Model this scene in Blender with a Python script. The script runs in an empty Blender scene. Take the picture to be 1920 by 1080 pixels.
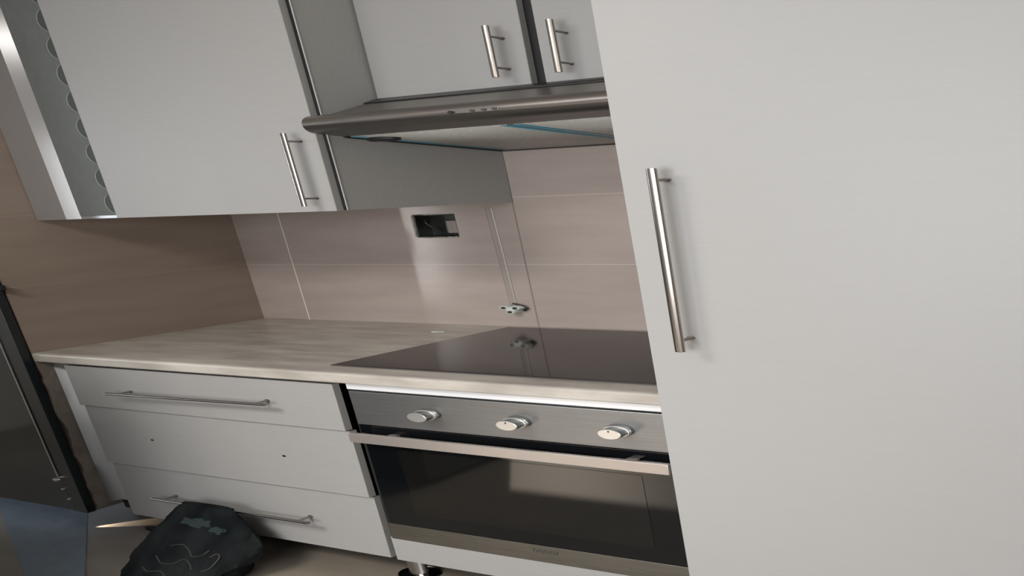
import bpy, bmesh, math, random
from mathutils import Vector, Matrix
from mathutils import noise as mnoise

# ---------------------------------------------------------------- units
# The kitchen of the photograph is wide and low, so one drawing metre is a different
# length along each axis of the room (x along the back wall, y depth, z height).
UX, UY, UZ = 1.6752794 * 1.2, 0.9205676 * 1.2, 0.5994108 * 1.2

def W(x, y, z):
    return Vector((x * UX, y * UY, z * UZ))

sc = bpy.context.scene
COL = sc.collection

# ---------------------------------------------------------------- camera
cam_data = bpy.data.cameras.new('camera')
cam = bpy.data.objects.new('camera', cam_data)
COL.objects.link(cam)
R = [(0.94469318, 0.32596716, -0.03605845),
     (0.07045848, -0.30911068, -0.94841246),
     (-0.32029737, 0.89341815, -0.3149819)]
right, up, back = Vector(R[0]), -Vector(R[1]), -Vector(R[2])
m = Matrix((right, up, back)).transposed().to_4x4()
m.translation = W(1.88660269, -1.84931723, 1.509021)
cam.matrix_world = m
cam_data.sensor_fit = 'HORIZONTAL'
cam_data.sensor_width = 36.0
cam_data.lens = 1477.4212684 / 1920 * 36
cam_data.shift_x = -(1843.999 - 960) / 1920
cam_data.shift_y = (820.7684 - 540) / 1920
cam_data.clip_start = 0.02
sc.camera = cam

# ---------------------------------------------------------------- view, world, lights
sc.view_settings.view_transform = 'Standard'
sc.view_settings.look = 'None'
sc.view_settings.gamma = 1
sc.view_settings.exposure = 0.0
sc.view_settings.use_curve_mapping = False

world = bpy.data.worlds.new('sky')
sc.world = world
world.use_nodes = True
wb = world.node_tree.nodes['Background']
wb.inputs['Color'].default_value = (0.75, 0.86, 1.0, 1)
wb.inputs['Strength'].default_value = 0.3

def area(name, loc, face, w, h, power, color):
    """window daylight or added ceiling fill: loc/face in drawing metres, w/h in drawing metres"""
    d = bpy.data.lights.new(name, 'AREA')
    d.shape = 'RECTANGLE'
    o = bpy.data.objects.new(name, d)
    COL.objects.link(o)
    f = Vector(face).normalized()
    o.location = W(*loc)
    zax = -f
    yax = Vector((0, 0, 1)) if abs(f.z) < .5 else Vector((0, 1, 0))
    xax = yax.cross(zax).normalized()
    o.rotation_euler = Matrix((xax, yax, zax)).transposed().to_euler()
    wx = UX if abs(f.y) > .5 or abs(f.z) > .5 else UY
    d.size = w * wx
    d.size_y = h * (UZ if abs(f.z) < .5 else UY)
    d.energy = power
    d.color = color
    return o

area('window_daylight_left', (-1.19, -1.58, 1.66), (1, 0, 0), .26, .40, 3.2, (.80, .90, 1))
area('window_daylight_left_top', (-1.19, -1.58, 2.06), (1, 0, 0), .26, .26, 1.8, (.80, .90, 1))
area('window_daylight_narrow', (-1.19, -2.218, 1.33), (1, 0, 0), .045, 1.6, 6, (1, .97, .92))
area('window_daylight_street', (1.45, -3.19, 1.50), (0, 1, 0), 1.2, 1.1, 56, (.97, .98, 1))
area('ceiling_fill_light', (.55, -2.2, 2.57), (0, 0, -1), .6, .6, 40, (1, .97, .93))  # added fill to brighten the worktop and floor; no known lamp here

sun = bpy.data.lights.new('sun', 'SUN')
sun.energy = 2.7
sun.angle = math.radians(.6)
sun.color = (1, .86, .70)
so = bpy.data.objects.new('sun', sun)
COL.objects.link(so)
sd = Vector((-.53 * UX, -.85 * UY, .88 * UZ))
so.rotation_euler = sd.to_track_quat('Z', 'Y').to_euler()

# sunbeam that slips through the crack beside the black door, along the floor
sp = bpy.data.lights.new('sunbeam', 'SPOT')
sp.energy = 9
sp.color = (1, .84, .66)
sp.spot_size = math.radians(20)
sp.spot_blend = .35
sp.shadow_soft_size = .002
spo = bpy.data.objects.new('sunbeam', sp)
COL.objects.link(spo)
spo.location = W(-.088, -.612, .022)
sdir = W(.030, -.488, -.004) - W(-.088, -.612, .022)
spo.rotation_euler = (-sdir).to_track_quat('Z', 'Y').to_euler()

# ---------------------------------------------------------------- materials
def mat(name, color, rough=.5, metal=0, coat=0, ior=1.5, spec=.5):
    m = bpy.data.materials.new(name)
    m.use_nodes = True
    b = m.node_tree.nodes['Principled BSDF']
    b.inputs['Base Color'].default_value = (*color, 1)
    b.inputs['Roughness'].default_value = rough
    b.inputs['Metallic'].default_value = metal
    b.inputs['Coat Weight'].default_value = coat
    b.inputs['IOR'].default_value = ior
    b.inputs['Specular IOR Level'].default_value = spec
    return m

def nodes(m):
    nt = m.node_tree
    return nt, nt.nodes, nt.links, nt.nodes['Principled BSDF']

def grain(m, c1, c2, scale=(3, 3, 3), nscale=8, detail=6, bump=0.0, lo=.35, hi=.65, rgh=None):
    """mix two colours by a stretched noise in object space"""
    nt, N, L, b = nodes(m)
    tc = N.new('ShaderNodeTexCoord'); mp = N.new('ShaderNodeMapping')
    mp.inputs['Scale'].default_value = scale
    nz = N.new('ShaderNodeTexNoise'); nz.inputs['Scale'].default_value = nscale
    nz.inputs['Detail'].default_value = detail
    cr = N.new('ShaderNodeValToRGB')
    cr.color_ramp.elements[0].position = lo; cr.color_ramp.elements[0].color = (*c1, 1)
    cr.color_ramp.elements[1].position = hi; cr.color_ramp.elements[1].color = (*c2, 1)
    L.new(tc.outputs['Object'], mp.inputs['Vector']); L.new(mp.outputs[0], nz.inputs['Vector'])
    L.new(nz.outputs['Fac'], cr.inputs['Fac']); L.new(cr.outputs[0], b.inputs['Base Color'])
    if bump:
        bp = N.new('ShaderNodeBump'); bp.inputs['Strength'].default_value = bump
        bp.inputs['Distance'].default_value = .002
        L.new(nz.outputs['Fac'], bp.inputs['Height']); L.new(bp.outputs[0], b.inputs['Normal'])
    return m

M = {}
M['front'] = grain(mat('laminate_front', (.5, .48, .45), .45), (.385, .380, .373), (.40, .395, .388), (1.2, 1.2, 30), 9, 5, .02)
M['side'] = grain(mat('laminate_side', (.3, .3, .28), .5), (.40, .395, .375), (.425, .42, .40), (8, 8, 8), 14, 5, .05)
M['edge'] = mat('edge_band', (.37, .365, .345), .45)
M['lite'] = mat('bright_edge', (.75, .74, .72), .35)
M['white'] = mat('white_gloss', (.86, .87, .89), .16)
M['mirror_white'] = mat('polished_panel', (.26, .25, .245), .13, 0, 0, 1.9)
M['strip'] = grain(mat('grey_strip', (.16, .17, .165), .6, spec=.2), (.145, .155, .148), (.16, .17, .163), (3, 3, 3), 10, 2)
M['ring'] = mat('grey_strip_ring', (.075, .082, .077), .6, spec=.2)
M['ring_rim'] = mat('strip_ring_rim', (.45, .48, .46), .3)
M['dark'] = mat('dark_gap', (.012, .013, .014), .6)
M['steel'] = grain(mat('brushed_steel', (.4, .4, .39), .33, 1), (.42, .41, .40), (.50, .49, .475), (60, 60, 1.2), 6, 4, 0)
M['rod'] = mat('satin_nickel', (.43, .39, .355), .22, 1)
M['rod_dark'] = mat('nickel_post', (.33, .30, .28), .35, 1)
M['oven_steel'] = grain(mat('oven_steel', (.4, .4, .4), .48, 1), (.34, .345, .35), (.37, .375, .38), (1, 60, 60), 5, 4)
M['oven_bar'] = mat('oven_handle_alu', (.58, .53, .50), .45, .75)
M['trim_steel'] = grain(mat('oven_trim', (.26, .25, .23), .42, 1), (.27, .26, .235), (.32, .31, .28), (1, 40, 40), 6, 4)
M['knob'] = mat('knob_alu', (.72, .72, .71), .35, .8)
M['knob_side'] = mat('knob_ring', (.30, .31, .30), .3, 1)
M['glass_blk'] = mat('oven_glass', (.004, .005, .006), .06, 0, 0, 1.5, .4)
M['hob'] = mat('hob_glass', (.008, .007, .007), .07, 0, 0, 1.40, .12)
M['chrome'] = mat('chrome', (.5, .5, .5), .12, 1)
M['hood'] = grain(mat('hood_steel', (.36, .33, .31), .38, 1), (.27, .245, .23), (.32, .295, .275), (1, 40, 40), 6, 4)
M['hood_dark'] = mat('hood_dark', (.035, .034, .033), .4)
M['filter'] = grain(mat('filter_mesh', (.30, .30, .28), .55, .2), (.48, .48, .45), (.60, .60, .56), (1, 1, 1), 120, 2, .1)
M['blue'] = mat('blue_film', (.05, .27, .40), .35)
M['plug'] = mat('outlet_plastic', (.70, .74, .68), .35)
M['plug_dark'] = mat('outlet_screw', (.03, .028, .024), .4)
M['badge'] = mat('badge', (.07, .06, .06), .45)
M['door_blk'] = mat('door_black', (.010, .015, .017), .28)
M['door_glass'] = mat('door_glass', (.014, .018, .022), .10, 0, 0, 1.6)
M['bead'] = mat('door_bead', (.80, .80, .78), .25, 1)
M['sheet'] = grain(mat('blue_sheet', (.10, .14, .18), .45), (.42, .50, .58), (.48, .57, .66), (2, 2, 2), 6, 5, .15)
M['room'] = mat('wall_paint', (.55, .52, .48), .7)
M['ceil'] = mat('ceiling_paint', (.75, .74, .72), .8)
M['frame'] = mat('window_frame', (.5, .5, .5), .4)
M['outside'] = mat('sun_block_wall', (.3, .3, .3), .8)
M['backbox'] = grain(mat('wall_box', (.06, .07, .065), .4, .3), (.02, .018, .016), (.11, .125, .12), (1, 1, 1), 5, 3)
M['plaster'] = grain(mat('plaster_chip', (.42, .39, .36), .8), (.36, .32, .29), (.55, .52, .49), (2, 2, 2), 25, 4, .3)
M['floor'] = grain(mat('floor_vinyl', (.2, .16, .13), .42), (.25, .215, .175), (.30, .26, .21), (1, 3, 1), 3, 6, .05)

# worktop: pale travertine laminate with veins running along the length
M['top'] = grain(mat('worktop', (.4, .36, .32), .33), (.42, .385, .34), (.66, .62, .56), (1.3, 7, 7), 3.2, 7, .03, .30, .68)

# wall tiles 59 x 30 cm: joints measured from the worktop corner
def tile_material(name, c1, c2, axis, joints_u, grout, rough, dark_joints=()):
    m = mat(name, c1, rough, 0, 0, 1.5)
    grain(m, c1, c2, (1.0, 1.0, 9), 2.2, 6, 0.0)
    nt, N, L, b = nodes(m)
    base = b.inputs['Base Color'].links[0].from_socket
    tc = N.new('ShaderNodeTexCoord'); sp = N.new('ShaderNodeSeparateXYZ')
    L.new(tc.outputs['Object'], sp.inputs[0])
    def line(sock, pos, half):
        s = N.new('ShaderNodeMath'); s.operation = 'SUBTRACT'; s.inputs[1].default_value = pos
        a = N.new('ShaderNodeMath'); a.operation = 'ABSOLUTE'
        c = N.new('ShaderNodeMath'); c.operation = 'LESS_THAN'; c.inputs[1].default_value = half
        L.new(sock, s.inputs[0]); L.new(s.outputs[0], a.inputs[0]); L.new(a.outputs[0], c.inputs[0])
        return c.outputs[0]
    acc = None
    lines = [line(sp.outputs['Z'], z * UZ, .0013) for z in (.8938, 1.1947, 1.4956, 1.7965, .593, .292)]
    for l in lines:
        if acc is None: acc = l; continue
        mx = N.new('ShaderNodeMath'); mx.operation = 'MAXIMUM'
        L.new(acc, mx.inputs[0]); L.new(l, mx.inputs[1]); acc = mx.outputs[0]
    mix = N.new('ShaderNodeMix'); mix.data_type = 'RGBA'
    L.new(acc, mix.inputs['Factor']); L.new(base, mix.inputs['A'])
    mix.inputs['B'].default_value = (*grout, 1)
    L.new(mix.outputs['Result'], b.inputs['Base Color'])
    for u in joints_u:             # lighter upright joints
        l = line(sp.outputs[axis], u, .0032)
        m3 = N.new('ShaderNodeMix'); m3.data_type = 'RGBA'
        L.new(l, m3.inputs['Factor']); L.new(b.inputs['Base Color'].links[0].from_socket, m3.inputs['A'])
        m3.inputs['B'].default_value = (.85, .81, .77, 1)
        L.new(m3.outputs['Result'], b.inputs['Base Color'])
    for u in dark_joints:          # darker upright joints
        l = line(sp.outputs[axis], u, .0034)
        m2 = N.new('ShaderNodeMix'); m2.data_type = 'RGBA'
        L.new(l, m2.inputs['Factor']); L.new(b.inputs['Base Color'].links[0].from_socket, m2.inputs['A'])
        m2.inputs['B'].default_value = (.30, .25, .22, 1)
        L.new(m2.outputs['Result'], b.inputs['Base Color'])
    bp = N.new('ShaderNodeBump'); bp.invert = True
    bp.inputs['Strength'].default_value = .4; bp.inputs['Distance'].default_value = .002
    L.new(acc, bp.inputs['Height']); L.new(bp.outputs[0], b.inputs['Normal'])
    return m
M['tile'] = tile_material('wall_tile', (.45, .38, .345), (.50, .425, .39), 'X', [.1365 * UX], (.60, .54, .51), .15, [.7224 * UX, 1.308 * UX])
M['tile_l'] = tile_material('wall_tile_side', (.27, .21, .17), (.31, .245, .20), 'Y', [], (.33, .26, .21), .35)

# black printed cloth of the bag
M['bag'] = mat('bag_cloth', (.012, .015, .016), .9, spec=.04)
grain(M['bag'], (.007, .009, .010), (.020, .023, .024), (1, 1, 1), 9, 5, .2)
M['bag_teal'] = mat('bag_print_teal', (.010, .024, .023), .8)
M['bag_pale'] = mat('bag_print_pale', (.04, .033, .031), .8)

# ---------------------------------------------------------------- mesh helpers (drawing metres in, world out)
def box(bm, x0, x1, y0, y1, z0, z1, bev=0, seg=2):
    t = bmesh.new()
    vs = [t.verts.new((x, y, z)) for x in (x0, x1) for y in (y0, y1) for z in (z0, z1)]
    for f in ((0, 1, 3, 2), (4, 6, 7, 5), (0, 4, 5, 1), (2, 3, 7, 6), (0, 2, 6, 4), (1, 5, 7, 3)):
        t.faces.new([vs[i] for i in f])
    if bev:
        bmesh.ops.bevel(t, geom=t.edges[:], offset=bev, segments=seg, affect='EDGES', profile=.5)
    merge(bm, t)

def merge(bm, t):
    me = bpy.data.meshes.new('tmp'); t.to_mesh(me); t.free()
    bm.from_mesh(me); bpy.data.meshes.remove(me)

def rod(bm, a, b, r, seg=24, bev=.0008, r2=None):
    a, b = Vector(a), Vector(b); d = b - a; L = d.length
    t = bmesh.new()
    bmesh.ops.create_cone(t, cap_ends=True, segments=seg, radius1=r, radius2=r if r2 is None else r2, depth=L)
    if bev:
        es = [e for e in t.edges if abs(e.verts[0].co.z - e.verts[1].co.z) < 1e-6]
        bmesh.ops.bevel(t, geom=es, offset=bev, segments=2, affect='EDGES')
    q = d.to_track_quat('Z', 'Y').to_matrix().to_4x4(); q.translation = (a + b) / 2
    bmesh.ops.transform(t, matrix=q, verts=t.verts)
    merge(bm, t)

def lathe(bm, prof, centre, axis='Z', seg=40):
    t = bmesh.new(); rings = []
    for r, h in prof:
        ring = []
        for i in range(seg):
            a = 2 * math.pi * i / seg
            c, s = r * math.cos(a), r * math.sin(a)
            p = (c, s, h) if axis == 'Z' else (c, h, s)
            ring.append(t.verts.new(Vector(p) + Vector(centre)))
        rings.append(ring)
    for A, B in zip(rings, rings[1:]):
        for i in range(seg):
            t.faces.new((A[i], A[(i + 1) % seg], B[(i + 1) % seg], B[i]))
    t.faces.new(rings[0][::-1]); t.faces.new(rings[-1])
    merge(bm, t)

def prism(bm, prof, x0, x1):
    """extrude a y,z outline along x"""
    A = [bm.verts.new((x0, y, z)) for y, z in prof]
    B = [bm.verts.new((x1, y, z)) for y, z in prof]
    n = len(prof)
    for i in range(n):
        bm.faces.new((A[i], A[(i + 1) % n], B[(i + 1) % n], B[i]))
    bm.faces.new(A[::-1]); bm.faces.new(B)

def tube(bm, pts, r, seg=8, closed=False):
    pts = [Vector(p) for p in pts]; rings = []
    n = len(pts)
    for i, p in enumerate(pts):
        d = (pts[min(i + 1, n - 1)] - pts[max(i - 1, 0)]).normalized()
        q = d.to_track_quat('Z', 'Y')
        rings.append([bm.verts.new(p + q @ Vector((r * math.cos(2 * math.pi * k / seg), r * math.sin(2 * math.pi * k / seg), 0))) for k in range(seg)])
    for A, B in zip(rings, rings[1:]):
        for i in range(seg):
            bm.faces.new((A[i], A[(i + 1) % seg], B[(i + 1) % seg], B[i]))
    bm.faces.new(rings[0][::-1]); bm.faces.new(rings[-1])

def obj(name, bm, material, parent=None, smooth=True):
    bmesh.ops.recalc_face_normals(bm, faces=bm.faces[:])
    me = bpy.data.meshes.new(name)
    org = Vector((0, 0, 0))
    q = parent
    while q is not None:
        org += q.location; q = q.parent
    for v in bm.verts:
        v.co = W(*v.co) - org
    bm.to_mesh(me); bm.free()
    me.materials.append(M[material])
    if smooth:
        for p in me.polygons: p.use_smooth = True
        me.set_sharp_from_angle(angle=math.radians(35))
        for p in me.polygons:
            big = False
            if max(abs(c) for c in p.normal) > .9999:      # broad flat faces stay flat beside their rounded edges
                vs = [me.vertices[i].co for i in p.vertices]
                ext = sorted(max(v[k] for v in vs) - min(v[k] for v in vs) for k in range(3))
                big = ext[1] > .006
            p.use_smooth = not big
    o = bpy.data.objects.new(name, me)
    COL.objects.link(o)
    o.parent = parent
    return o

def BM(): return bmesh.new()

def thing(name, loc, label, cat, group=None):
    o = bpy.data.objects.new(name, None)
    COL.objects.link(o); o.location = W(*loc)
    o.empty_display_size = .1
    o['label'] = label; o['category'] = cat
    if group: o['group'] = group
    return o

def tag(o, label, cat, group=None):
    o['label'] = label; o['category'] = cat
    if group: o['group'] = group
    return o

def struct(name, bm, material, parent=None, smooth=False):
    o = obj(name, bm, material, parent, smooth)
    if parent is None: o['kind'] = 'structure'
    return o

def boxo(name, args, material, parent=None, bev=0, **k):
    bm = BM(); box(bm, *args, bev=bev); return obj(name, bm, material, parent, **k)

# ---------------------------------------------------------------- the room
b = BM(); box(b, -1.3, 3.0, -3.3, .12, -.10, 0); struct('floor', b, 'floor')
b = BM(); box(b, -1.3, 3.0, -3.3, .12, 2.6, 2.7); struct('ceiling', b, 'ceil')
# back wall with the chased-out hole for a socket box
HX0, HX1, HZ0, HZ1 = .486, .587, 1.323, 1.430
b = BM()
box(b, -.12, HX0, 0, .12, 0, 2.6); box(b, HX1, 3.0, 0, .12, 0, 2.6)
box(b, HX0, HX1, 0, .12, 0, HZ0); box(b, HX0, HX1, 0, .12, HZ1, 2.6)
box(b, HX0, HX1, .06, .12, HZ0, HZ1)
struct('wall_back', b, 'tile')
# left wall: a short stub beside the worktop, its plastered front edge broken and uneven
b = BM()
random.seed(4)
zz = [.125 + i * .02 for i in range(124)]
fr, bk = [], []
for z in zz:
    j = (mnoise.noise(Vector((z * 9, 2.3, 0))) * .011 + mnoise.noise(Vector((z * 31, 7, 0))) * .005) if z < .86 else 0
    y = -.603 + j - (.012 if z < .30 else 0) * (.3 - z) / .3
    fr.append((b.verts.new((0, y, z)), b.verts.new((-.03, y + .004, z)), b.verts.new((-.12, -.59, z))))
    bk.append((b.verts.new((0, 0, z)), b.verts.new((-.12, 0, z))))
b.faces.new((fr[0][0], fr[0][1], fr[0][2], bk[0][1], bk[0][0]))
for i in range(len(zz) - 1):
    a, c = fr[i], fr[i + 1]
    b.faces.new((a[0], c[0], c[1], a[1])); b.faces.new((a[1], c[1], c[2], a[2]))
    b.faces.new((bk[i][0], a[0], c[0], bk[i + 1][0])); b.faces.new((a[2], bk[i][1], bk[i + 1][1], c[2]))
    b.faces.new((bk[i][0], bk[i][1], bk[i + 1][1], bk[i + 1][0]))
box(b, -.12, 0, -.44, 0, 0, .125)
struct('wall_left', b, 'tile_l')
# rough unpainted plaster on the stub below the worktop
b = BM(); rows = []
for k in range(37):
    z = .127 + k * .02
    j = mnoise.noise(Vector((z * 9, 2.3, 0))) * .011 + mnoise.noise(Vector((z * 31, 7, 0))) * .005
    y = -.603 + j - (.012 if z < .30 else 0) * (.3 - z) / .3
    rows.append([b.verts.new((.0012 + .0006 * mnoise.noise(Vector((z * 40, q, 0))), y + (-.545 - y) * q / 6, z)) for q in range(7)])
for A, B in zip(rows, rows[1:]):
    for q in range(6): b.faces.new((A[q], A[q + 1], B[q + 1], B[q]))
bmesh.ops.solidify(b, geom=b.faces[:], thickness=-.001)
M['stub_plaster'] = grain(mat('stub_plaster', (.4, .36, .31), .8), (.36, .315, .265), (.46, .41, .36), (2, 2, 2), 12, 5, .3)
struct('trim_1', b, 'stub_plaster')
b = BM(); box(b, -1.3, -.92, -.66, -.59, 0, 2.6); box(b, -.92, -.12, -.66, -.59, 2.15, 2.6); struct('wall_beside_door', b, 'room')
# lobby wall on the far left with its window and the narrow light beside it
b = BM()
box(b, -1.3, -1.2, -3.3, -2.253, 0, 2.6); box(b, -1.3, -1.2, -1.42, -.59, 0, 2.6); box(b, -1.3, -1.2, -2.183, -1.74, 0, 2.6)
box(b, -1.3, -1.2, -1.74, -1.42, 2.22, 2.6); box(b, -1.3, -1.2, -1.74, -1.42, 0, 1.43)
box(b, -1.3, -1.2, -2.253, -2.183, 0, .5); box(b, -1.3, -1.2, -2.253, -2.183, 2.16, 2.6)
struct('wall_far_left', b, 'room')
# street wall behind the photographer
b = BM()
box(b, -1.3, -.78, -3.3, -3.2, 0, 2.6); box(b, .34, .82, -3.3, -3.2, 0, 2.6); box(b, 2.08, 3.0, -3.3, -3.2, 0, 2.6)
box(b, -.78, .34, -3.3, -3.2, 0, .60); box(b, -.78, .34, -3.3, -3.2, 2.16, 2.6)
box(b, .82, 2.08, -3.3, -3.2, 0, .92); box(b, .82, 2.08, -3.3, -3.2, 2.08, 2.6)
struct('wall_street', b, 'room')
b = BM(); box(b, 2.9, 3.0, -3.2, 0, 0, 2.6); struct('wall_right', b, 'room')
# windows
b = BM()
for y0, y1, z0, z1 in ((-1.74, -1.715, 1.43, 2.22), (-1.445, -1.42, 1.43, 2.22), (-1.715, -1.445, 1.87, 1.92), (-1.715, -1.445, 2.20, 2.22), (-1.715, -1.445, 1.43, 1.455)):
    box(b, -1.24, -1.18, y0, y1, z0, z1)
struct('window_1', b, 'frame')
b = BM(); box(b, -1.24, -1.18, -2.253, -2.242, .5, 2.16); box(b, -1.24, -1.18, -2.194, -2.183, .5, 2.16); struct('window_2', b, 'frame')
b = BM()
for x0, x1, z0, z1 in ((.82, .85, .92, 2.08), (2.05, 2.08, .92, 2.08), (.85, 2.05, 2.05, 2.08), (.85, 2.05, .92, .95), (1.435, 1.465, .95, 2.05)):
    box(b, x0, x1, -3.25, -3.18, z0, z1)
struct('window_3', b, 'frame')
# unseen wall added outside the left windows to keep the sun out
b = BM(); box(b, -1.55, -1.45, -3.6, -.3, -.1, 3.0); struct('wall_sun_block', b, 'outside')

# black framed door in line with the stub wall
b = BM()
box(b, -.047, -.003, -.626, -.606, .12, 2.15, bev=.001)
box(b, -.92, -.876, -.626, -.606, .0, 2.15, bev=.001)
box(b, -.876, -.047, -.626, -.606, 2.10, 2.15, bev=.002)
door = struct('door_1', b, 'door_blk', smooth=True)
b = BM(); box(b, -.876, -.047, -.622, -.612, .12, 2.10); obj('door_glass', b, 'door_glass', door)
b = BM(); box(b, -.0475, -.0445, -.629, -.6245, .30, 2.10); obj('bead', b, 'bead', door)
b = BM()
box(b, -.012, .014, -.622, -.607, 1.185, 1.210, bev=.005)
box(b, -.055, -.004, -.642, -.612, 1.175, 1.30, bev=.006)
obj('lock', b, 'door_blk', door)
b = BM(); box(b, -.055, -.012, -.636, -.611, 1.163, 1.170, bev=.001); obj('lock_plate', b, 'bead', door)
b = BM(); lathe(b, [(.001, -.010), (.007, -.009), (.009, -.004), (.009, 0)], (-.050, -.6265, .285), 'Y'); obj('bolt', b, 'bead', door)
for x, z in ((-.047, .235), (-.040, .185)):
    b = BM(); lathe(b, [(.0008, -.005), (.003, -.004), (.0035, 0)], (x, -.6265, z), 'Y', 16); obj('screw', b, 'bead', door)

# ---------------------------------------------------------------- base drawer unit
def bar_handle(parent, p0, p1, face_y, r=.0058, inset=.026, name='handle', mat_='rod'):
    """round bar on two posts; p0/p1 the bar ends, face_y the door plane it stands on"""
    b = BM(); rod(b, p0, p1, r); h = obj(name, b, mat_, parent)
    d = (Vector(p1) - Vector(p0)); L = d.length; d.normalize()
    for k in (inset, L - inset):
        q = Vector(p0) + d * k
        b = BM(); rod(b, (q.x, q.y, q.z), (q.x, face_y + .0005, q.z), r * .62, 16, 0); rod(b, (q.x, face_y - .002, q.z), (q.x, face_y, q.z), r * .95, 16, 0)
        obj('post', b, 'rod_dark', h)
    return h

unit = thing('drawer_unit', (.36, -.3, .10), 'pale three-drawer base unit under the left end of the worktop, beside the oven', 'kitchen cabinet')
b = BM()
box(b, .002, .018, -.543, -.002, .10, .856); box(b, .708, .724, -.568, -.002, .10, .856)
box(b, .018, .708, -.543, -.002, .10, .116); box(b, .018, .708, -.02, -.004, .116, .856)
obj('carcass', b, 'dark', unit, smooth=False)
boxo('side_panel', (.7245, .7265, -.566, -.003, .10, .856), 'edge', unit)
b = BM()
A = [(.003, -.573), (.0118, -.550), (.064, -.5485), (.064, -.545), (.003, -.545)]  # white colour and slanted face stand in for a window reflection
lo = [b.verts.new((x, y, .150)) for x, y in A]; hi = [b.verts.new((x, y, .852)) for x, y in A]
for i in range(5): b.faces.new((lo[i], lo[(i + 1) % 5], hi[(i + 1) % 5], hi[i]))
b.faces.new(lo[::-1]); b.faces.new(hi)
fp = obj('filler_panel', b, 'white', unit)
spec = [(.662, .848, -.594, .065), (.378, .657, -.586, .066), (.105, .373, -.577, .066)]
for i, (z0, z1, y, x0) in enumerate(spec):
    x1 = .7015
    fr_ = boxo('drawer', (x0, x1, y, y + .0165, z0, z1), 'front', unit, bev=.0006)
    boxo('edge_band', (x1, x1 + .0009, y + .0004, y + .0163, z0 + .0006, z1 - .0006), 'edge', fr_)
    b = BM(); box(b, x0 + .03, x1 - .03, y + .0165, -.12, z0 + .03, z1 - .05); obj('drawer_box', b, 'dark', fr_, smooth=False)
    if i == 0:
        bar_handle(fr_, (.198, -.626, .748), (.580, -.626, .762), y, mat_='rod_dark')
    if i == 2:
        bar_handle(fr_, (.190, -.611, .243), (.573, -.611, .243), y, mat_='rod_dark')
    if i == 1:
        for hx, hz in ((.541, .518), (.221, .520)):
            b = BM(); rod(b, (hx, y - .0006, hz), (hx, y + .0005, hz), .0042, 14, 0); obj('screw_hole', b, 'dark', fr_)

def foot(x, y, label):
    t = thing('cabinet_foot', (x, y, 0), label, 'cabinet foot')
    b = BM(); lathe(b, [(.0365, 0), (.038, .002), (.0365, .006), (.025, .011), (.0175, .014), (.0165, .03), (.0165, .10)], (x, y, 0)); obj('leg', b, 'chrome', t)
    b = BM(); lathe(b, [(.022, .085), (.024, .088), (.024, .098), (.022, .0995)], (x, y, 0)); obj('collar', b, 'rod_dark', t)
    return t
foot(.714, -.533, 'round chrome adjustable foot under the joint of drawer unit and oven housing')

# ---------------------------------------------------------------- worktop
b = BM()
prof = [(-.002, .860), (-.002, .900)]
r = .009
for k in range(7):
    a = math.pi / 2 * k / 6
    prof.append((-.606 + r - r * math.sin(a), .900 - r + r * math.cos(a)))
for k in range(5):
    a = math.pi / 2 * k / 4
    prof.append((-.606 + .005 - .005 * math.cos(a), .860 + .005 - .005 * math.sin(a)))
prism(b, prof, .002, 1.266)
top = obj('worktop', b, 'top')
tag(top, 'pale beige stone-pattern kitchen worktop with rounded front edge, against the tiled wall', 'worktop')

# small white scrap near the hob
b = BM(); tube(b, [(.560, -.128, .9035), (.575, -.131, .9045), (.592, -.129, .9035)], .0022); rod(b, (.565, -.133, .9025), (.585, -.126, .9035), .0028, 10, 0)
tag(obj('plastic_scrap', b, 'plug'), 'tiny white plastic scrap lying on the worktop left of the black hob', 'scrap')

# ---------------------------------------------------------------- hob
hob = thing('hob', (.96, -.29, .900), 'black glass hob set in the beige worktop above the oven', 'hob')
boxo('glass_top', (.6700, 1.262, -.546, -.028, .9005, .9055), 'hob', hob, bev=.0012)
b = BM()
for x0, x1, y0, y1 in ((.6685, .6700, -.547, -.027), (.6685, 1.262, -.5475, -.546), (.6685, 1.262, -.028, -.0265)):
    box(b, x0, x1, y0, y1, .9004, .9045)
obj('rim', b, 'badge', hob)

# ---------------------------------------------------------------- oven in its housing
hs = thing('oven_housing', (1.0, -.3, .10), 'white cabinet framing the oven, its plinth panel below the steel trim', 'kitchen cabinet')
b = BM(); box(b, .7285, .7305, -.565, -.003, .11, .857); box(b, 1.2645, 1.2665, -.565, -.003, .11, .857); box(b, .7305, 1.2645, -.565, -.003, .11, .125)
obj('carcass', b, 'side', hs, smooth=False)
boxo('rail', (.727, 1.266, -.590, -.574, .8325, .8585), 'white', hs, bev=.0006)
b = BM()
prof = [(.728, .118), (1.2665, .118), (1.2665, .2135), (.80, .2135)]
n = 14
for k in range(n + 1):
    x = .76 - (.76 - .728) * k / n
    prof.append((x, .2145 + .004 * (k / n) + .0025 * math.sin(k * 2.3)))
A = [b.verts.new((x, -.592, z)) for x, z in prof]; B = [b.verts.new((x, -.576, z)) for x, z in prof]
for i in range(len(prof)):
    b.faces.new((A[i], A[(i + 1) % len(prof)], B[(i + 1) % len(prof)], B[i]))
b.faces.new(A); b.faces.new(B[::-1])
obj('plinth_panel', b, 'front', hs, smooth=False)

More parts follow.
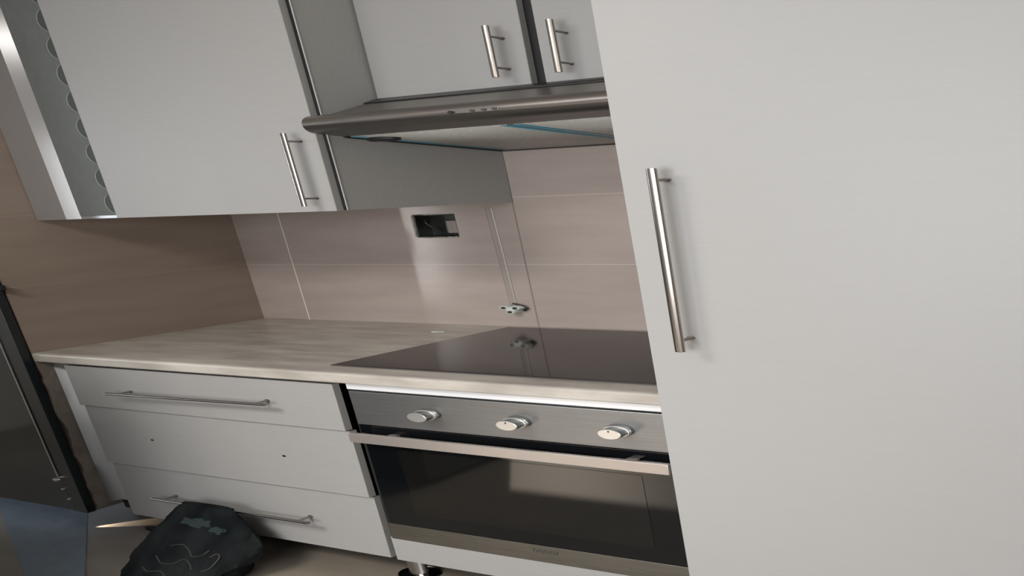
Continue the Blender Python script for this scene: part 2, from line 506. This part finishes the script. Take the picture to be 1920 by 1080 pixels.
ov = thing('oven', (1.0, -.3, .21), 'built-in steel and black glass oven with three knobs, under the hob', 'oven')
b = BM(); box(b, .733, 1.262, -.572, -.03, .2185, .826); obj('body', b, 'dark', ov, smooth=False)
cp = boxo('control_panel', (.7315, 1.2645, -.594, -.573, .696, .8275), 'oven_steel', ov, bev=.002)
boxo('top_gap', (.7315, 1.2645, -.592, -.573, .8280, .8320), 'dark', ov)
for i, (x, zc) in enumerate(((.876, .762), (1.029, .761), (1.187, .762))):
    k = None
    b = BM(); lathe(b, [(.019, 0), (.0205, -.002), (.0205, -.008), (.0185, -.0095)], (x, -.594, zc), 'Y'); k = obj('knob', b, 'knob_side', ov)
    b = BM(); lathe(b, [(.0162, -.0090), (.0172, -.020), (.0172, -.029), (.0165, -.0305)], (x, -.594, zc), 'Y'); obj('grip', b, 'knob_side', k)
    b = BM(); lathe(b, [(.0166, -.0300), (.0172, -.0306), (.0168, -.0318), (.0160, -.0324)], (x, -.594, zc), 'Y'); obj('cap', b, 'knob', k)
    b = BM(); lathe(b, [(.0190, -.0092), (.0196, -.0098), (.0196, -.0125), (.0185, -.0132)], (x, -.594, zc), 'Y'); obj('ring', b, 'knob', k)
    if i: boxo('mark', (x - .0009, x + .0009, -.6268, -.6262, zc + .007, zc + .0125), 'dark', k)
dr = boxo('oven_door', (.7335, 1.2625, -.592, -.574, .284, .660), 'glass_blk', ov, bev=.0015)
M['glass_in'] = mat('oven_inner_window', (.008, .008, .0076), .05, 0, 0, 1.5, .42)
boxo('window', (.795, 1.206, -.5928, -.5915, .335, .606), 'glass_in', dr, bev=.0003)
boxo('upper_trim', (.7335, 1.2625, -.5935, -.575, .662, .694), 'glass_blk', ov)
b = BM(); box(b, .7345, 1.2640, -.626, -.617, .640, .676, bev=.0015)
hd = obj('oven_handle', b, 'oven_bar', dr)
for x in (.80, 1.20):
    boxo('handle_post', (x - .008, x + .008, -.617, -.5925, .649, .667), 'oven_bar', dr)
bt = boxo('lower_trim', (.7325, 1.2635, -.5945, -.574, .2165, .2835), 'trim_steel', ov, bev=.001)
# small worn name badge
b = BM()
random.seed(2)
x = 1.003
for k in range(9):
    w = .0028 + random.random() * .0012
    h = .009 + random.random() * .003
    box(b, x, x + w * .45, -.5950, -.5944, .2555, .2555 + h)
    if k % 2 == 0: box(b, x, x + w, -.5950, -.5944, .2555 + h - .002, .2555 + h)
    else: box(b, x, x + w, -.5950, -.5944, .2555, .2575)
    x += w + .0014
obj('badge', b, 'badge', bt)

# ---------------------------------------------------------------- wall things
wb_ = thing('wall_box', (.536, 0, 1.323), 'open dark socket hole with metal back box in the tiles below the tall wall cabinet', 'socket box')
b = BM()
box(b, HX0 + .002, HX1 - .002, .050, .053, HZ0 + .002, HZ1 - .002)
box(b, HX0 + .001, HX0 + .004, .004, .05, HZ0 + .002, HZ1 - .002); box(b, HX1 - .004, HX1 - .001, .004, .05, HZ0 + .002, HZ1 - .002)
box(b, HX0 + .003, HX1 - .003, .004, .05, HZ0 + .002, HZ0 + .005); box(b, HX0 + .003, HX1 - .003, .004, .05, HZ1 - .005, HZ1 - .002)
obj('box', b, 'backbox', wb_, smooth=False)
b = BM(); box(b, .540, .582, .030, .034, 1.337, 1.400, bev=.003); obj('blanking_piece', b, 'rod_dark', wb_)
b = BM(); tube(b, [(.498, .04, 1.41), (.500, .02, 1.405), (.506, .012, 1.390), (.512, .02, 1.37), (.515, .045, 1.35)], .002); obj('wire', b, 'badge', wb_)
# chipped lips of plaster round the hole
b = BM()
random.seed(7)
def chip(x0, x1, z0, z1, n, horizontal):
    for k in range(n):
        t0, t1 = k / n, (k + 1.3) / n
        j = random.random()
        if horizontal:
            box(b, x0 + (x1 - x0) * t0, min(x1, x0 + (x1 - x0) * t1), -.0016 - .001 * j, .006, z0 + (z1 - z0) * .5 * j, z0 + (z1 - z0) * (.55 + .45 * random.random()), bev=.0006)
        else:
            box(b, x0 + (x1 - x0) * .4 * j, x0 + (x1 - x0) * (.6 + .4 * random.random()), -.0016 - .001 * j, .006, z0 + (z1 - z0) * t0, min(z1, z0 + (z1 - z0) * t1), bev=.0006)
chip(HX0 + .02, HX1 - .002, HZ0 - .005, HZ0 + .004, 9, True)
obj('plaster_lip', b, 'plaster', wb_, smooth=False)
b = BM(); chip(HX0 + .002, HX1 - .03, HZ1 - .003, HZ1 + .003, 8, True); obj('plaster_lip', b, 'plaster', wb_, smooth=False)
b = BM(); chip(HX0 - .004, HX0 + .002, HZ0 + .004, HZ1 - .004, 8, False); obj('plaster_lip', b, 'plaster', wb_, smooth=False)

# capped cable chase running down from the cabinet to the outlet
b = BM()
pr_ = [(.0, 0)]
A = []
for k in range(9):
    a = math.pi * k / 8
    A.append((.0085 * math.cos(a), -.0055 * math.sin(a)))
top_, bot_ = (.668, 1.452), (.676, 1.008)
R0 = [b.verts.new((top_[0] + x, y - .0003, top_[1])) for x, y in A]; R1 = [b.verts.new((bot_[0] + x, y - .0003, bot_[1])) for x, y in A]
for i in range(8): b.faces.new((R0[i], R0[i + 1], R1[i + 1], R1[i]))
b.faces.new(R0[::-1]); b.faces.new(R1)
b.faces.new((R0[0], R1[0], R1[8], R0[8]))
M['conduit'] = mat('conduit', (.40, .345, .315), .3)
tag(obj('cable_conduit', b, 'conduit'), 'thin tile-coloured cable cover running down the tiles to the small white outlet', 'cable cover')

ol = thing('cable_outlet', (.678, 0, .985), 'small pale three-lobed outlet with three dark screws on the tiles just above the hob', 'outlet')
b = BM()
for dx, dz in ((-.013, .006), (.013, .006), (0, -.013)):
    lathe(b, [(.0105, 0), (.0105, -.024), (.009, -.028)], (.682 + dx, 0, .990 + dz), 'Y', 20)
box(b, .671, .693, -.027, 0, .982, 1.000, bev=.003)
obj('body', b, 'plug', ol)
for dx, dz in ((-.013, .006), (.013, .006), (0, -.013)):
    b = BM(); lathe(b, [(.0052, -.027), (.0052, -.031), (.0035, -.0325)], (.682 + dx, 0, .990 + dz), 'Y', 16); obj('screw', b, 'plug_dark', ol)
b = BM(); tube(b, [(.678, -.004, 1.012), (.690, -.012, 1.010), (.705, -.012, 1.004), (.709, -.008, .992), (.700, -.006, .978)], .0034); obj('cable', b, 'plug_dark', ol)

# ---------------------------------------------------------------- tall wall cabinet on the left
ca = thing('wall_cabinet', (.36, -.24, 1.472), 'tall wall cabinet in the left corner, one pale door and a dark patterned strip', 'kitchen cabinet')
b = BM(); box(b, .002, .228, -.446, -.002, 1.474, 2.36); box(b, .228, .7245, -.470, -.002, 1.474, 2.36); obj('carcass', b, 'side', ca, smooth=False)
boxo('edge_band', (.7246, .7256, -.4705, -.4680, 1.474, 2.36), 'lite', ca)
boxo('shadow_gap', (.7200, .7244, -.4722, -.4702, 1.474, 2.36), 'dark', ca)
b = BM()
A = [(.002, -.4830), (.085, -.4830), (.0970, -.4597), (.1300, -.4597), (.1300, -.4830), (.2270, -.4830), (.2270, -.4475), (.002, -.4475)]  # slanted face added to mirror the street window as a bright band
lo = [b.verts.new((x, y, 1.4725)) for x, y in A]; hi = [b.verts.new((x, y, 2.36)) for x, y in A]
for i in range(8): b.faces.new((lo[i], lo[(i + 1) % 8], hi[(i + 1) % 8], hi[i]))
b.faces.new(lo[::-1]); b.faces.new(hi)
cf = obj('corner_panel', b, 'mirror_white', ca, smooth=False)
sf = boxo('strip', (.128, .2262, -.4846, -.4832, 1.4840, 2.36), 'strip', cf, bev=.0003)
for k in range(9):
    zc = 1.531 + k * .1
    b = BM()
    R0 = []; R1 = []; n = 26
    cx, rr = .2370, .036
    t = bmesh.new()
    # embossed disc, cut off where the door edge covers it
    pts = []
    for i in range(n + 1):
        a = math.pi / 2 + math.pi * i / n
        x = max(cx + .030 * math.cos(a) , .18); z = zc + .044 * math.sin(a)
        if x < .2262: pts.append((x, z))
    pts = [(.2262, pts[0][1])] + pts + [(.2262, pts[-1][1])]
    F = [b.verts.new((x, -.4858, z)) for x, z in pts]; G = [b.verts.new((x, -.4846, z)) for x, z in pts]
    for i in range(len(pts)): b.faces.new((F[i], F[(i + 1) % len(pts)], G[(i + 1) % len(pts)], G[i]))
    b.faces.new(F)
    o = obj('disc', b, 'ring', sf)
    b = BM(); tube(b, [(x, -.4858, z) for x, z in pts[1:-1]], .0007, 6); obj('disc_rim', b, 'ring_rim', sf)
    t.free()
dA = boxo('door', (.2275, .7195, -.4885, -.4725, 1.4725, 2.36), 'front', ca, bev=.0006)
boxo('edge_band', (.7195, .7204, -.4881, -.4728, 1.4730, 2.36), 'edge', dA)
bar_handle(dA, (.687, -.5215, 1.745), (.687, -.5215, 1.493), -.4885, r=.0055, inset=.027)

# ---------------------------------------------------------------- hood wall cabinet with two small doors
cb = thing('wall_cabinet', (1.0, -.17, 1.87), 'short shallow wall cabinet with two small doors, directly above the extractor hood', 'kitchen cabinet')
b = BM(); box(b, .728, 1.266, -.312, -.002, 1.875, 2.36); obj('carcass', b, 'dark', cb, smooth=False)
d1 = boxo('door', (.7285, 1.0045, -.331, -.3135, 1.872, 2.36), 'front', cb, bev=.0006)
boxo('edge_band', (1.0045, 1.0054, -.3306, -.3138, 1.8725, 2.36), 'edge', d1)
bar_handle(d1, (.9715, -.3690, 2.055), (.9715, -.3690, 1.894), -.331, r=.0055, inset=.032)
d2 = boxo('door', (1.0285, 1.264, -.331, -.3135, 1.872, 2.36), 'front', cb, bev=.0006)
bar_handle(d2, (1.0725, -.3690, 2.049), (1.0725, -.3690, 1.890), -.331, r=.0055, inset=.032)

# ---------------------------------------------------------------- extractor hood
hx0, hx1 = .7305, 1.266
hd_ = thing('extractor_hood', (1.0, -.26, 1.70), 'slim brushed steel extractor hood with blue film edges on its filters, below the short cabinet', 'extractor hood')
b = BM()
prof = [(-.004, 1.700), (-.004, 1.868), (-.333, 1.868), (-.470, 1.799)]
# rounded lip
for k in range(13):
    a = math.radians(70 + 200 * k / 12)
    prof.append((-.498 + .026 * math.cos(a), 1.768 + .029 * math.sin(a)))
prof += [(-.470, 1.738), (-.455, 1.733), (-.440, 1.742), (-.02, 1.706)]
prism(b, prof, hx0, hx1)
obj('canopy', b, 'hood', hd_)
b = BM(); prism(b, [(-.336, 1.869), (-.336, 1.8715), (-.372, 1.8530), (-.372, 1.8495)], hx0, hx1); obj('top_trim', b, 'hood_dark', hd_)
b = BM()
arc = [(-.498 + .0268 * math.cos(math.radians(a)), 1.768 + .0298 * math.sin(math.radians(a))) for a in range(198, 271, 8)]
prism(b, arc + [(-.438, 1.7315), (-.438, 1.7345), (-.470, 1.7385), (-.498, 1.7400), (-.512, 1.7450), (-.5225, 1.7600)], hx0 + .0005, hx1)
M['lip'] = mat('hood_lip_shade', (.13, .125, .12), .38, .8)  # shade under the lip put into a darker steel colour
obj('lip_shade', b, 'lip', hd_)
# filters follow the underside, which drops slightly towards the wall
def under(y): return 1.693 - .0857 * y
for fx0, fx1 in ((hx0 + .012, 1.016), (1.026, hx1 - .004)):
    b = BM()
    ys = (-.438, -.018)
    prism(b, [(ys[0], under(ys[0]) - .001), (ys[1], under(ys[1]) - .001), (ys[1], under(ys[1]) + .006), (ys[0], under(ys[0]) + .006)], fx0, fx1)
    f_ = obj('filter', b, 'filter', hd_)
    for (a, c, e, g) in ((fx0, fx0 + .011, ys[0], ys[1]), (fx1 - .011, fx1, ys[0], ys[1])):
        b = BM()
        prism(b, [(e, under(e) - .0022), (g, under(g) - .0022), (g, under(g) - .0010), (e, under(e) - .0010)], a, c)
        obj('film_edge', b, 'blue', f_)
b = BM()
prism(b, [(-.018, under(-.018) - .004), (-.004, under(-.004) - .004), (-.004, under(-.004) + .006), (-.018, under(-.018) + .006)], hx0, hx1)
prism(b, [(-.018, under(0) - .004), (-.018, under(0) + .006), (-.44, under(-.44) + .006), (-.44, under(-.44) - .004)], hx0, hx0 + .005)
obj('lower_frame', b, 'hood_dark', hd_)
b = BM(); lathe(b, [(.026, .004), (.026, -.006), (.022, -.009)], (.762, -.385, under(-.385) - .002), 'Z'); obj('lamp_cover', b, 'dark', hd_)
# row of controls on the lip
b = BM(); lathe(b, [(.0048, .002), (.0048, -.002), (.004, -.003)], (.988, -.5235, 1.766), 'Y', 18); obj('switch', b, 'dark', hd_)
b = BM(); box(b, .996, 1.062, -.5250, -.5225, 1.7605, 1.7715, bev=.0006); cpn = obj('control_strip', b, 'hood', hd_)
for x in (1.022, 1.040, 1.056):
    b = BM(); lathe(b, [(.0040, 0), (.0040, -.0014), (.003, -.002)], (x, -.5250, 1.766), 'Y', 16); obj('button', b, 'badge', hd_)

# ---------------------------------------------------------------- tall cabinet on the right
tc = thing('tall_cabinet', (1.58, -.3, 0), 'full-height pale cabinet with a long vertical bar handle, right of the oven', 'tall cabinet')
b = BM(); box(b, 1.2715, 1.93, -.612, -.003, .10, 2.36); obj('carcass', b, 'side', tc, smooth=False)
b = BM(); box(b, 1.2715, 1.93, -.57, -.55, .0, .10); obj('plinth', b, 'side', tc, smooth=False)
M['tall'] = grain(mat('laminate_front_lit', (.7, .68, .66), .45), (.46, .456, .448), (.47, .466, .458), (.8, .8, 40), 9, 5, .015)  # same laminate as the other doors, colour lightened for the stronger light here
dt = boxo('door', (1.2700, 1.93, -.630, -.6125, .105, 2.36), 'tall', tc, bev=.0006)
bar_handle(dt, (1.3255, -.6650, 1.5605), (1.3255, -.6650, 1.0605), -.630, r=.0062, inset=.030)

# ---------------------------------------------------------------- blue sheet by the door
b = BM()
nu, nv = 30, 10
rows = []
for i in range(nu + 1):
    t = i / nu
    L = Vector((-.520, -.500, 0)).lerp(Vector((.220, -.932, 0)), t)
    Rr = Vector((-.245, -.458, 0)).lerp(Vector((.330, -.920, 0)), t)
    row = []
    for j in range(nv + 1):
        p = L.lerp(Rr, j / nv)
        p.z = .002 + .006 * abs(mnoise.noise(Vector((p.x * 9, p.y * 9, 1))))
        row.append(b.verts.new(p))
    rows.append(row)
for A, B in zip(rows, rows[1:]):
    for j in range(nv): b.faces.new((A[j], A[j + 1], B[j + 1], B[j]))
bmesh.ops.solidify(b, geom=b.faces[:], thickness=.0015)
o = obj('plastic_sheet', b, 'sheet')
tag(o, 'blue-grey plastic sheet lying on the floor under the foot of the black door', 'plastic sheet')

# ---------------------------------------------------------------- bag hung on the lowest drawer
# dark freezer added out of view to shade the left drawers; mirrored in the oven glass
blk = thing('blocker', (.15, -1.3, 0), 'dark grey freezer box shaped like a fridge, unseen, added to shade the drawers and oven reflection', 'blocker')
M['blk'] = mat('blocker_grey', (.03, .032, .034), .4)
boxo('body', (-.15, .350, -1.50, -1.15, .02, 1.42), 'blk', blk, bev=.006)
fd = boxo('door', (.352, .370, -1.495, -1.155, .03, 1.41), 'blk', blk, bev=.006)
b = BM(); tube(b, [(.371, -1.17, .60), (.385, -1.17, .60), (.385, -1.17, .85), (.371, -1.17, .85)], .005); obj('handle', b, 'rod', fd)
for x in (-.11, .31):
    for y in (-1.46, -1.19):
        b = BM(); rod(b, (x, y, 0), (x, y, .021), .014, 16, 0); obj('foot', b, 'dark', blk)

bag = thing('bag', (.36, -.70, 0), 'black printed cloth bag slumped on the floor against the lowest drawer', 'bag')
secs = [(.003, .345, -.715, .105, .085), (.03, .350, -.715, .115, .088), (.08, .362, -.700, .122, .078), (.14, .372, -.678, .118, .060),
        (.19, .370, -.662, .104, .044), (.23, .366, -.648, .084, .030), (.262, .364, -.640, .066, .018), (.278, .366, -.637, .058, .010)]
def bag_pt(zt, a, off=0):
    # interpolate sections; zt in 0..len-1
    i = min(int(zt), len(secs) - 2); f = zt - i
    s = [secs[i][k] * (1 - f) + secs[i + 1][k] * f for k in range(5)]
    z, cx, cy, rx, ry = s
    w = 1 + .10 * mnoise.noise(Vector((math.cos(a) * 1.8, math.sin(a) * 1.8, zt * .9))) + .05 * mnoise.noise(Vector((math.cos(a) * 5, math.sin(a) * 5, zt * 1.7 + 4)))
    ca_, sa_ = math.cos(a), math.sin(a)
    e = .8
    px = math.copysign(abs(ca_) ** e, ca_); py = math.copysign(abs(sa_) ** e, sa_)
    return Vector((cx + (rx * w + off) * px, cy + (ry * w + off) * py, z))
b = BM(); rings = []; NS = 48
steps = [k * .25 for k in range(0, 29)]
for zt in steps:
    rings.append([b.verts.new(bag_pt(zt, 2 * math.pi * i / NS)) for i in range(NS)])
for A, B in zip(rings, rings[1:]):
    for i in range(NS): b.faces.new((A[i], A[(i + 1) % NS], B[(i + 1) % NS], B[i]))
b.faces.new(rings[0][::-1]); b.faces.new(rings[-1])
body = obj('bag_body', b, 'bag', bag)
b = BM(); tube(b, [(.262, -.67, .15), (.24, -.672, .155), (.222, -.668, .148), (.214, -.662, .136), (.228, -.664, .132), (.262, -.668, .138)], .006); obj('strap', b, 'bag', bag)
b = BM(); tube(b, [(.325, -.642, .27), (.318, -.6300, .266), (.33, -.6210, .262), (.375, -.6200, .259), (.41, -.6220, .262), (.415, -.6320, .270)], .004); obj('strap', b, 'bag', bag)
# printed marks on the side facing the room
def print_patch(zt0, a0, dz, da, n, mat_, name):
    b = BM(); c = b.verts.new(bag_pt(zt0, a0, .0012)); ring = []
    for k in range(n):
        t = 2 * math.pi * k / n
        q = 1 + .8 * mnoise.noise(Vector((math.cos(t) * 3, math.sin(t) * 3, zt0)))
        ring.append(b.verts.new(bag_pt(zt0 + dz * q * math.sin(t), a0 + da * q * math.cos(t), .0012)))
    for k in range(n): b.faces.new((c, ring[k], ring[(k + 1) % n]))
    return obj(name, b, mat_, body)
print_patch(5.0, math.radians(-85), .40, .30, 20, 'bag_teal', 'print')
print_patch(4.6, math.radians(-55), .25, .2, 20, 'bag_teal', 'print')
def stroke(pts, r=.0016):
    fine = []
    for k in range((len(pts) - 1) * 6 + 1):      # Catmull-Rom through the given points
        i = min(k // 6, len(pts) - 2); t = k / 6 - i
        P = [pts[max(i - 1, 0)], pts[i], pts[i + 1], pts[min(i + 2, len(pts) - 1)]]
        fine.append([.5 * (2 * P[1][c] + (P[2][c] - P[0][c]) * t + (2 * P[0][c] - 5 * P[1][c] + 4 * P[2][c] - P[3][c]) * t * t + (3 * P[1][c] - P[0][c] - 3 * P[2][c] + P[3][c]) * t ** 3) for c in (0, 1)])
    b = BM(); tube(b, [bag_pt(zt, math.radians(a), .0008) for zt, a in fine], r, 6); obj('print_stroke', b, 'bag_pale', body)
stroke([(3.2, -95), (3.4, -88), (3.2, -80), (2.9, -74), (3.0, -66), (3.3, -60)])
stroke([(2.6, -100), (2.3, -92), (2.4, -84), (2.7, -78), (2.5, -70), (2.2, -64)])
stroke([(2.9, -56), (3.1, -50), (2.8, -44), (2.3, -46), (2.1, -52)], .002)
stroke([(1.9, -104), (1.7, -96), (1.9, -88), (1.6, -80)])
